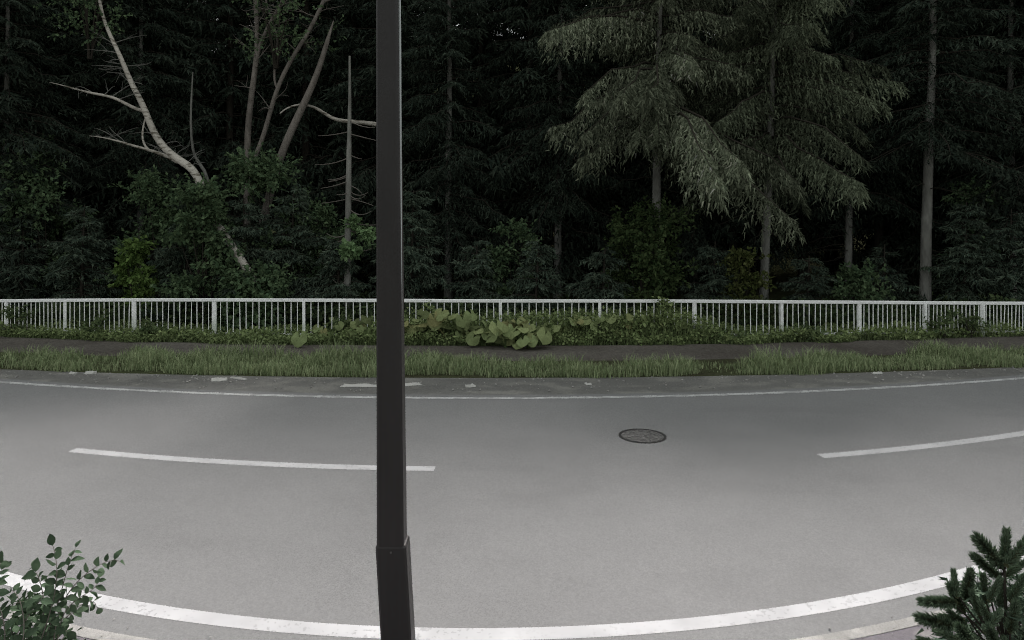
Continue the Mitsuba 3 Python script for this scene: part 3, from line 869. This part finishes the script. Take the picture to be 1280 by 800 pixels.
# low weeds at the foot of the fence
n = 70000
x = rng.uniform(-13.5, 13.5, n)
yf = np.interp(x, [p[0] for p in posts], [p[1] for p in posts])
y = yf - 0.9 + 1.7 * rng.random(n)
clump = meshkit.fbm(np.stack([x * 1.3, y * 1.5, x * 0 + 8], -1), 3, 6)
keep = (y > path1(x) - 0.35 + 0.6 * clump) | (y > yf - .2)
x, y, clump = x[keep], y[keep], clump[keep]
tall_ = np.interp(CX + x * F / y, [440, 510, 620, 860, 900], [0.0, 0.34, 0.32, 0.38, 0.0]) * (y > yf[keep] - 0.55)
h = (0.12 + 0.34 * clump ** 1.5 + tall_) * (0.3 + 0.8 * rng.random(len(x)))
n = len(x)
half = n // 2
v, f, c = blades(rng, x[:half], y[:half], np.full(half, 0.0), h[:half], 0.014, (0.10, 0.14, 0.06), (0.22, 0.27, 0.13), 0.6)
pos = np.stack([x[half:], y[half:], h[half:]], -1)
d = norm(rng.normal(0, 0.8, pos.shape) + [0, -0.3, 0.2])
v2, f2 = leaf_quads(rng, pos, d, norm(rng.normal(0, .5, pos.shape) + [0, 0, 1.0]), 0.085, 0.055)
scene['fence_weeds'] = mikit.ply((np.vstack([v, v2]), np.vstack([f, f2 + len(v)])), 'm_leaf', color=np.vstack([c, cols(rng, len(pos), (0.13, 0.18, 0.075), (0.28, 0.34, 0.155), 5)]))
tag('fence_weeds', 'low dark green weeds growing along the foot of the fence', 'weeds', kind='stuff')

# ------------------------------------------------------------------ butterbur: round leaves on stalks, each leaf a part
def round_leaf(seed, wave=0.13):
    """a kidney-shaped leaf of unit radius with a notch, gently cupped, its stalk at the origin"""
    rng = np.random.default_rng(seed)
    A = np.linspace(0.28, 2 * np.pi - 0.28, 15)
    ph = rng.random(3) * 6
    rings = [0.4, 0.75, 1.0]
    v = [[0, 0, 0]]
    for r in rings:
        for a in A:
            rr = r * (1 + 0.05 * math.sin(5 * a + ph[0]) * r) * (0.86 + 0.14 * math.cos(a - math.pi) ** 2)
            v.append([rr * math.cos(a), rr * math.sin(a), 0.16 * r * r * 0 - 0.18 * r * r + wave * math.sin(3 * a + ph[1]) * r + 0.05 * math.sin(7 * a + ph[2]) * r])
    k = len(A)
    f = [[0, 1 + q, 2 + q] for q in range(k - 1)]
    for r in range(2):
        o, p = 1 + r * k, 1 + (r + 1) * k
        for q in range(k - 1):
            f += [[o + q, p + q, p + q + 1], [o + q, p + q + 1, o + q + 1]]
    return trimesh.Trimesh(np.array(v), np.array(f), process=False)


rng = np.random.default_rng(31)
bvar = []
for k in range(8):
    lf = round_leaf(40 + k)
    base = np.array([0.20, 0.25, 0.115]) * (0.55 + 0.75 * rng.random()) * np.array([1 + 0.25 * rng.random(), 1, 1])
    cc = base * (0.9 + 0.25 * meshkit.fbm(np.array(lf.vertices) * 3 + k, 3, k)[:, None])
    bvar.append(mikit.ply(lf, 'm_leaf', smooth=True, color=cc))


def orient(p, nrm, az, s):
    z = norm(np.asarray(nrm, float))
    x = norm(np.cross([math.sin(az), -math.cos(az), 0.01], z))
    y = np.cross(z, x)
    m = np.eye(4)
    m[:3, 0], m[:3, 1], m[:3, 2], m[:3, 3] = x * s, y * s, z * s, p
    return T(m.tolist())


bspots = [  # px, py of the foot, height, leaves, size, label
    (520, 428, 0.62, 8, 0.16, 'butterbur clump just right of the pole'),
    (545, 430, 0.74, 9, 0.18, 'butterbur clump second right of the pole, reaching up the bars'),
    (575, 431, 0.66, 9, 0.20, 'butterbur clump third right of the pole'),
    (603, 434, 0.55, 8, 0.19, 'butterbur clump left of the largest pale leaves'),
    (632, 436, 0.56, 9, 0.22, 'butterbur clump with the largest pale leaves, spilling onto the path'),
    (660, 437, 0.50, 8, 0.22, 'butterbur clump at the right end of the pale leaves on the path'),
    (700, 429, 0.52, 7, 0.17, 'lower butterbur clump right of the pale leaves'),
    (735, 428, 0.55, 7, 0.15, 'butterbur clump left of the post in the middle of the green patch'),
    (772, 428, 0.58, 7, 0.15, 'butterbur clump right of the post in the middle of the green patch'),
    (805, 427, 0.62, 8, 0.16, 'butterbur clump under the plant that tops the rail'),
    (848, 427, 0.42, 6, 0.14, 'rightmost butterbur clump at the fence'),
    (440, 428, 0.52, 7, 0.15, 'butterbur clump left of the pole'),
    (405, 424, 0.45, 6, 0.13, 'leftmost butterbur clump by the fence post'),
    (376, 436, 0.22, 1, 0.20, 'single round pale leaf plant standing on the path left of the pole'),
]
for px, py, ht, nl_, sz, lb in bspots:
    nl_ = nl_ + 5 if nl_ > 1 else 1
    sz = sz * 0.9 if nl_ > 1 else sz
    key = name('butterbur_plant')
    foot = G(px, py)
    foot[2] = 0.03
    stalks = []
    for k in range(nl_):
        a = rng.random() * 2 * np.pi
        rr = (0.05 + 0.36 * rng.random()) if nl_ > 1 else 0.02
        zt = ht * (0.30 + 0.75 * rng.random()) if nl_ > 1 else ht
        tip = foot + [rr * math.cos(a) * 1.25, rr * math.sin(a) * 0.7 - 0.05, zt]
        pth, _ = spline([foot + [0.03 * math.cos(a), 0.03 * math.sin(a), -0.03], foot + [rr * .35 * math.cos(a), rr * .3 * math.sin(a), zt * .6], tip - [0, 0, 0.004]], 6)
        stalks.append(tube(pth, np.linspace(0.009, 0.006, 6), 5, cap=False))
        nrm = np.array([0.5 * math.cos(a) + rng.normal(0, .35), -0.45 + 0.35 * math.sin(a) + rng.normal(0, .4), 0.85])
        if nl_ == 1:
            nrm = np.array([0.1, -0.9, 0.5])
        s_ = sz * (0.7 + 0.55 * rng.random())
        lk = f'{key}__leaf' + (f'_{k:03d}' if k else '')
        scene[lk] = {**bvar[int(rng.integers(8))], 'to_world': orient(tip, nrm, -math.pi / 2 + rng.normal(0, .8), s_)}
    st = cat(stalks)
    scene[key + '__stalks'] = mikit.ply(st, 'm_leaf', color=np.tile([0.10, 0.14, 0.06], (len(st.vertices), 1)))
    tag(key + '__stalks', kind='stuff')
    tag(key, lb, 'plant', 'butterbur plants along the fence')

# leafy weeds that climb the fence here and there
cl = [(15, 17.3, 0.8, 0.9, 'dark leafy weed over the fence bars at the left edge'),
      (118, 17.15, 0.62, 0.8, 'dark leafy weed in the bars right of the second post from the left'),
      (195, 16.9, 0.55, 0.8, 'dark leafy weed at the third post from the left'),
      (432, 16.6, 0.62, 0.7, 'leafy weed in the bars left of the pole'),
      (829, 16.75, 1.12, 0.75, 'leafy stem growing over the top rail right of centre'),
      (790, 16.55, 0.72, 0.9, 'bushy weed behind the butterbur right of centre'),
      (1180, 17.0, 0.72, 0.9, 'dark bushy weed covering the bars near the right end'),
      (1212, 17.1, 0.8, 0.9, 'dark bushy weed at the second post from the right'),
      (545, 16.75, 0.9, 0.8, 'leafy weed behind the bars right of the pole'),
      (1010, 16.7, 0.35, 0.9, 'low weed under the bars between the right hand posts'),
      (905, 16.6, 0.34, 0.9, 'low weed right of the rightmost butterbur')]
for k, (px, Y, ht, wd_, lb) in enumerate(cl):
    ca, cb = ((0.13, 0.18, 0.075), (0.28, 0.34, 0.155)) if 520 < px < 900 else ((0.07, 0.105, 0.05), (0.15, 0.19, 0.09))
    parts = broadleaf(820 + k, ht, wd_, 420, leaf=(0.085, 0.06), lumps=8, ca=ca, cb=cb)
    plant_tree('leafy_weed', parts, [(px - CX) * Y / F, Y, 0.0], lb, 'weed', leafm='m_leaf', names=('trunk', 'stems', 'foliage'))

# ------------------------------------------------------------------ litter and grit on the shoulder
def scrap(seed, w, dpt, h):
    rng = np.random.default_rng(seed)
    k = 6
    u, v_ = np.meshgrid(np.linspace(-1, 1, k), np.linspace(-1, 1, k))
    r = 1 - 0.25 * rng.random((k, k))
    z = h * rng.random((k, k)) + 0.003
    z[[0, -1], :] *= 0.3
    top_ = np.stack([u * w / 2 * r, v_ * dpt / 2 * r, z], -1).reshape(-1, 3)
    bot = top_ * [1, 1, 0] + [0, 0, 0.0]
    i, j = np.meshgrid(np.arange(k - 1), np.arange(k - 1), indexing='ij')
    q = np.stack([i * k + j, i * k + j + 1, (i + 1) * k + j + 1, (i + 1) * k + j], -1).reshape(-1, 4)
    e = list(range(k)) + [k * a + k - 1 for a in range(1, k)] + [k * (k - 1) + a for a in range(k - 2, -1, -1)] + [k * a for a in range(k - 2, 0, -1)]
    sd = [[e[a], k * k + e[a], k * k + e[(a + 1) % len(e)], e[(a + 1) % len(e)]] for a in range(len(e))]
    q = np.vstack([q, sd])
    return trimesh.Trimesh(np.vstack([top_, bot]), np.vstack([q[:, [0, 1, 2]], q[:, [0, 2, 3]]]), process=False)


lit = [(92, 467.5, 0.13, 0.12, 0.04, 'small white paper scrap at the grass edge, leftmost'),
       (113, 467.5, 0.22, 0.14, 0.045, 'white paper scrap second from the left on the shoulder'),
       (274, 476, 0.28, 0.2, 0.05, 'crumpled pale scrap on the shoulder below the fence post'),
       (298, 474, 0.42, 0.07, 0.03, 'long thin pale strip lying beside the crumpled scrap'),
       (512, 481.5, 0.42, 0.22, 0.03, 'pale flattened sheet just right of the pole'),
       (452, 483, 0.75, 0.20, 0.03, 'wide pale flattened sheet just left of the pole'),
       (588, 484, 0.2, 0.13, 0.05, 'small pale scrap on the shoulder near the centre'),
       (735, 481, 0.12, 0.12, 0.03, 'tiny pale scrap on the shoulder right of centre'),
       (1096, 467.5, 0.22, 0.12, 0.04, 'small pale scrap on the shoulder at the right')]
for k, (px, py, w_, d_, h_, lb) in enumerate(lit):
    key = name('paper_scrap')
    g_ = G(px, py)
    scene[key] = mikit.ply(scrap(60 + k, w_, d_, h_), 'm_litter', smooth=30, to_world=T().translate([float(g_[0]), float(g_[1]), 0.009]).rotate([0, 0, 1], float(rng.uniform(-25, 25))))
    tag(key, lb, 'litter')

n = 700
x = rng.uniform(-11, 11, n)
y = road_end(x) + (edge_c(x) - road_end(x)) * rng.beta(2.2, 1.2, n)
ico = trimesh.creation.icosahedron()
vs, fs = [], []
for k in range(n):
    s_ = 0.006 + 0.022 * rng.random() ** 3
    vv = ico.vertices * s_ * (0.6 + 0.6 * rng.random((12, 1))) * [1, 1, 0.7]
    vs.append(vv + [x[k], y[k], 0.006 + s_ * 0.4])
    fs.append(ico.faces + 12 * k)
for k in range(160):   # grit along the near edging
    xx = rng.uniform(-4.5, 4.5)
    s_ = 0.003 + 0.008 * rng.random() ** 3
    vs.append(ico.vertices * s_ * (0.6 + 0.6 * rng.random((12, 1))) * [1, 1, 0.7] + [xx, near_c(xx) - 0.36 + rng.normal(0, .1), 0.006 + s_ * .4])
    fs.append(ico.faces + 12 * (n + k))
scene['gravel'] = mikit.ply((np.vstack(vs), np.vstack(fs)), 'm_kerb')
tag('gravel', 'loose grit and small stones scattered along the road edges', 'gravel', kind='stuff')

# ------------------------------------------------------------------ near shrub, bottom left: stems and single leaves
rng = np.random.default_rng(41)


def ovate(seed):
    rng = np.random.default_rng(seed)
    t = np.linspace(0, 1, 7)
    w = 0.30 * np.sin(np.pi * t ** 0.85) ** 0.9
    w[0] = w[-1] = 0.004
    v = []
    for a, b in zip(t, w):
        curl = -0.20 * a * a + 0.02 * math.sin(9 * a + seed)
        v += [[a, -b, curl + 0.25 * b], [a, 0, curl], [a, b, curl + 0.25 * b]]
    f = []
    for k in range(6):
        for c_ in range(2):
            p = 3 * k + c_
            f += [[p, p + 3, p + 4], [p, p + 4, p + 1]]
    return trimesh.Trimesh(np.array(v), np.array(f), process=False)


ov = []
for k in range(6):
    m_ = ovate(k)
    base = np.array([0.056, 0.084, 0.052]) * (0.7 + 0.7 * rng.random())
    ov.append(mikit.ply(m_, 'm_leaf', smooth=True, color=np.tile(base, (len(m_.vertices), 1)) * (0.9 + 0.2 * rng.random((len(m_.vertices), 1)))))


def frame(p, d, up, s):
    x = norm(np.asarray(d, float))
    y = norm(np.cross(up, x))
    z = np.cross(x, y)
    m = np.eye(4)
    m[:3, 0], m[:3, 1], m[:3, 2], m[:3, 3] = x * s, y * s, z * s, p
    return T(m.tolist())


SY = 3.15
shoots = [  # photo paths of the leafy shoots, from low to tip
    [(40, 830), (58, 780), (70, 730), (66, 682)],
    [(55, 800), (75, 745), (88, 700), (95, 684)],
    [(70, 780), (90, 735), (115, 712), (140, 700), (150, 702)],
    [(75, 780), (95, 750), (118, 735), (124, 722)],
    [(60, 800), (85, 770), (110, 752), (122, 760)],
    [(45, 800), (55, 760), (45, 715), (40, 710)],
    [(20, 830), (30, 780), (22, 745), (15, 738)],
    [(0, 830), (5, 780), (-4, 730), (2, 712)],
    [(-10, 800), (-14, 740), (0, 705), (6, 703)],
    [(30, 840), (60, 800), (78, 775), (95, 765)],
    [(10, 850), (40, 805), (62, 785), (84, 790)],
    [(-20, 840), (-5, 790), (10, 760), (30, 752)],
    [(0, 860), (20, 815), (40, 790), (50, 775)],
    [(20, 860), (45, 830), (70, 808), (80, 796)],
    [(-10, 870), (5, 830), (15, 800), (12, 785)],
    [(5, 850), (18, 800), (35, 770), (55, 745)],
]
key = name('garden_shrub')
root = P(10, 1080, SY)
root[2] = -0.02
stems, nlf = [], 0
for sh in shoots:
    yv = SY + rng.normal(0, 0.10)
    w = np.array([P(a, b, yv + 0.04 * q) for q, (a, b) in enumerate(sh)])
    pth, tt = spline(np.vstack([root + rng.normal(0, .04, 3) * [1, 1, 0], w]), 40)
    stems.append(tube(pth, np.linspace(0.008, 0.0012, 40), 5))
    ln = np.linalg.norm(np.diff(w, axis=0), axis=1).sum()
    tot = np.linalg.norm(np.diff(pth, axis=0), axis=1).sum()
    m_ = int(ln / 0.020)
    for k in range(m_):
        if nlf >= 296:
            break
        u = 1 - (ln / tot) * (k / m_) * 1.05
        p = np.array([np.interp(u, tt, pth[:, c_]) for c_ in range(3)])
        q = np.array([np.interp(min(1, u + .02), tt, pth[:, c_]) for c_ in range(3)])
        tn = norm(q - np.array([np.interp(u - .02, tt, pth[:, c_]) for c_ in range(3)]))
        sd = norm(np.cross(tn, [0.1, -1, 0.2])) * (1 if k % 2 else -1)
        d = norm(tn * 0.5 + sd * 0.85 + rng.normal(0, .35, 3)) if k else tn
        up = norm(np.array([0.0, -0.55, 0.8]) + rng.normal(0, .4, 3))
        scene[f'{key}__leaf' + (f'_{nlf:03d}' if nlf else '')] = {**ov[int(rng.integers(6))], 'to_world': frame(p, d, up, 0.052 * (0.65 + 0.6 * rng.random()))}
        nlf += 1
scene[key + '__stems'] = mikit.ply(cat(stems), 'm_bark_dark', smooth=True)
tag(key + '__stems', kind='stuff')
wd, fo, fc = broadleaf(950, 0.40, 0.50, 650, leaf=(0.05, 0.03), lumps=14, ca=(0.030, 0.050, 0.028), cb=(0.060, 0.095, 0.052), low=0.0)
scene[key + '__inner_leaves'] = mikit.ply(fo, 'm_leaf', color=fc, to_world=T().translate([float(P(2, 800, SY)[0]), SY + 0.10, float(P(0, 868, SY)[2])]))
tag(key + '__inner_leaves', kind='stuff')
tag(key, 'dark green shrub with small oval leaves in the bottom left corner', 'shrub')

# ------------------------------------------------------------------ near young spruce, bottom right: bottlebrush shoots, each a part
def brush(seed, n=900):
    """a needle-covered shoot of unit length along +x"""
    rng = np.random.default_rng(seed)
    t = rng.random(n) ** 0.9
    t[:90] = 0.9 + 0.1 * rng.random(90)
    az = rng.random(n) * 2 * np.pi
    out = np.stack([az * 0, np.cos(az), np.sin(az)], -1)
    fwd = (0.9 + 0.9 * t)[:, None] * np.array([1.0, 0, 0])
    d = norm(fwd * 0.8 + out * (1.05 - 0.5 * np.clip(t - .8, 0, 1) * 5)[:, None])
    pos = np.stack([t * 0.86, t * 0, t * 0], -1)
    v, f = needle_tris(rng, pos, d, 0.205, 0.055)
    c = cols(rng, n, (0.075, 0.11, 0.072), (0.15, 0.20, 0.13), 3)
    core = tube([[0, 0, 0], [0.45, 0, 0.0], [0.9, 0, 0]], [0.07, 0.07, 0.04], 6)
    cc = np.tile([0.05, 0.055, 0.03], (len(core.vertices), 1))
    return mikit.ply((np.vstack([v, core.vertices]), np.vstack([f, core.faces + len(v)])), 'm_needle', color=np.vstack([c, cc]))


br = [brush(900 + k) for k in range(4)]
RY = 3.0
key = name('garden_spruce')
rng = np.random.default_rng(43)
sh = [  # base px, py -> tip px, py, distance offset
    (1255, 708, 1258, 664, 0.0), (1252, 708, 1222, 673, 0.02), (1257, 708, 1288, 672, -0.03), (1250, 722, 1218, 696, 0.05), (1256, 720, 1284, 700, 0.08),
    (1196, 748, 1192, 714, 0.0), (1208, 748, 1213, 715, 0.03), (1232, 754, 1229, 720, 0.06), (1195, 753, 1153, 752, 0.0), (1190, 782, 1149, 772, -0.03),
    (1236, 752, 1250, 724, -0.05), (1204, 765, 1188, 732, 0.05), (1225, 770, 1214, 738, -0.04), (1262, 752, 1280, 722, -0.02), (1270, 765, 1296, 742, 0.04),
    (1250, 760, 1252, 726, 0.03), (1240, 785, 1226, 754, -0.08), (1215, 790, 1186, 764, 0.08), (1230, 792, 1250, 764, -0.1), (1262, 790, 1270, 754, -0.06),
    (1200, 800, 1168, 788, 0.02), (1188, 812, 1150, 800, -0.04), (1222, 812, 1200, 786, -0.1), (1250, 815, 1236, 786, -0.12), (1275, 812, 1290, 780, -0.05),
    (1205, 775, 1176, 770, 0.1), (1240, 775, 1262, 772, 0.1), (1180, 822, 1150, 815, 0.06), (1210, 826, 1185, 812, -0.1), (1265, 830, 1255, 798, -0.14),
    (1285, 745, 1300, 712, 0.05), (1285, 790, 1310, 765, 0.0), (1220, 755, 1200, 742, 0.08), (1245, 745, 1230, 736, 0.1),
    (1228, 826, 1215, 795, 0.05), (1282, 835, 1275, 800, 0.02), (1245, 835, 1240, 800, 0.1), (1195, 838, 1172, 820, 0.0),
]
hub = {0: (1256, 720), 1: (1215, 800)}
st = []
rootp = P(1262, 1100, RY)
rootp[2] = -0.02
lead, _ = spline([rootp, P(1262, 900, RY), P(1258, 790, RY), P(1255, 700, RY)], 16)
st.append(tube(lead, np.linspace(0.016, 0.005, 16), 7))
for k, (x0, y0, x1, y1, dy) in enumerate(sh):
    a, b = P(x0, y0, RY + dy), P(x1, y1, RY + dy + rng.normal(0, .03))
    L = np.linalg.norm(b - a)
    d = (b - a) / L
    up = norm(rng.normal(0, 1, 3))
    scene[f'{key}__shoot' + (f'_{k:03d}' if k else '')] = {**br[k % 4], 'to_world': frame(a, d, up, L * 1.08)}
    za = np.clip((a[2] - 0.25), 0.2, lead[-1][2] - 0.02)
    o = np.array([np.interp(za, lead[:, 2], lead[:, c_]) for c_ in range(3)])
    if k > 4:
        pth, _ = spline([o, (o + a) / 2 + [0, 0, 0.0], a + d * 0.02], 7)
        st.append(tube(pth, np.linspace(0.006, 0.003, 7), 5))
    else:
        st.append(tube([lead[-1] - [0, 0, 0.05], a, a + d * .02], 0.004, 5))
parts = conifer(960, 0.50, 0.012, 0.0, 0.25, droop=0.0, hang=0.1, dead=0, step=0.07, per=7, nl=0.045, nw=0.012, tw=0.03, top_r=0.03, nm=12, ca=(0.06, 0.09, 0.065), cb=(0.11, 0.15, 0.105))
ip = P(1245, 905, RY + 0.12)
scene[key + '__inner_needles'] = mikit.ply(parts[2], 'm_needle', color=parts[3], to_world=T().translate([float(a) for a in ip]))
tag(key + '__inner_needles', kind='stuff')
scene[key + '__stems'] = mikit.ply(cat(st), 'm_twig', smooth=True)
tag(key + '__stems', kind='stuff')
tag(key, 'dark green young spruce with blunt needle shoots in the bottom right corner', 'shrub')
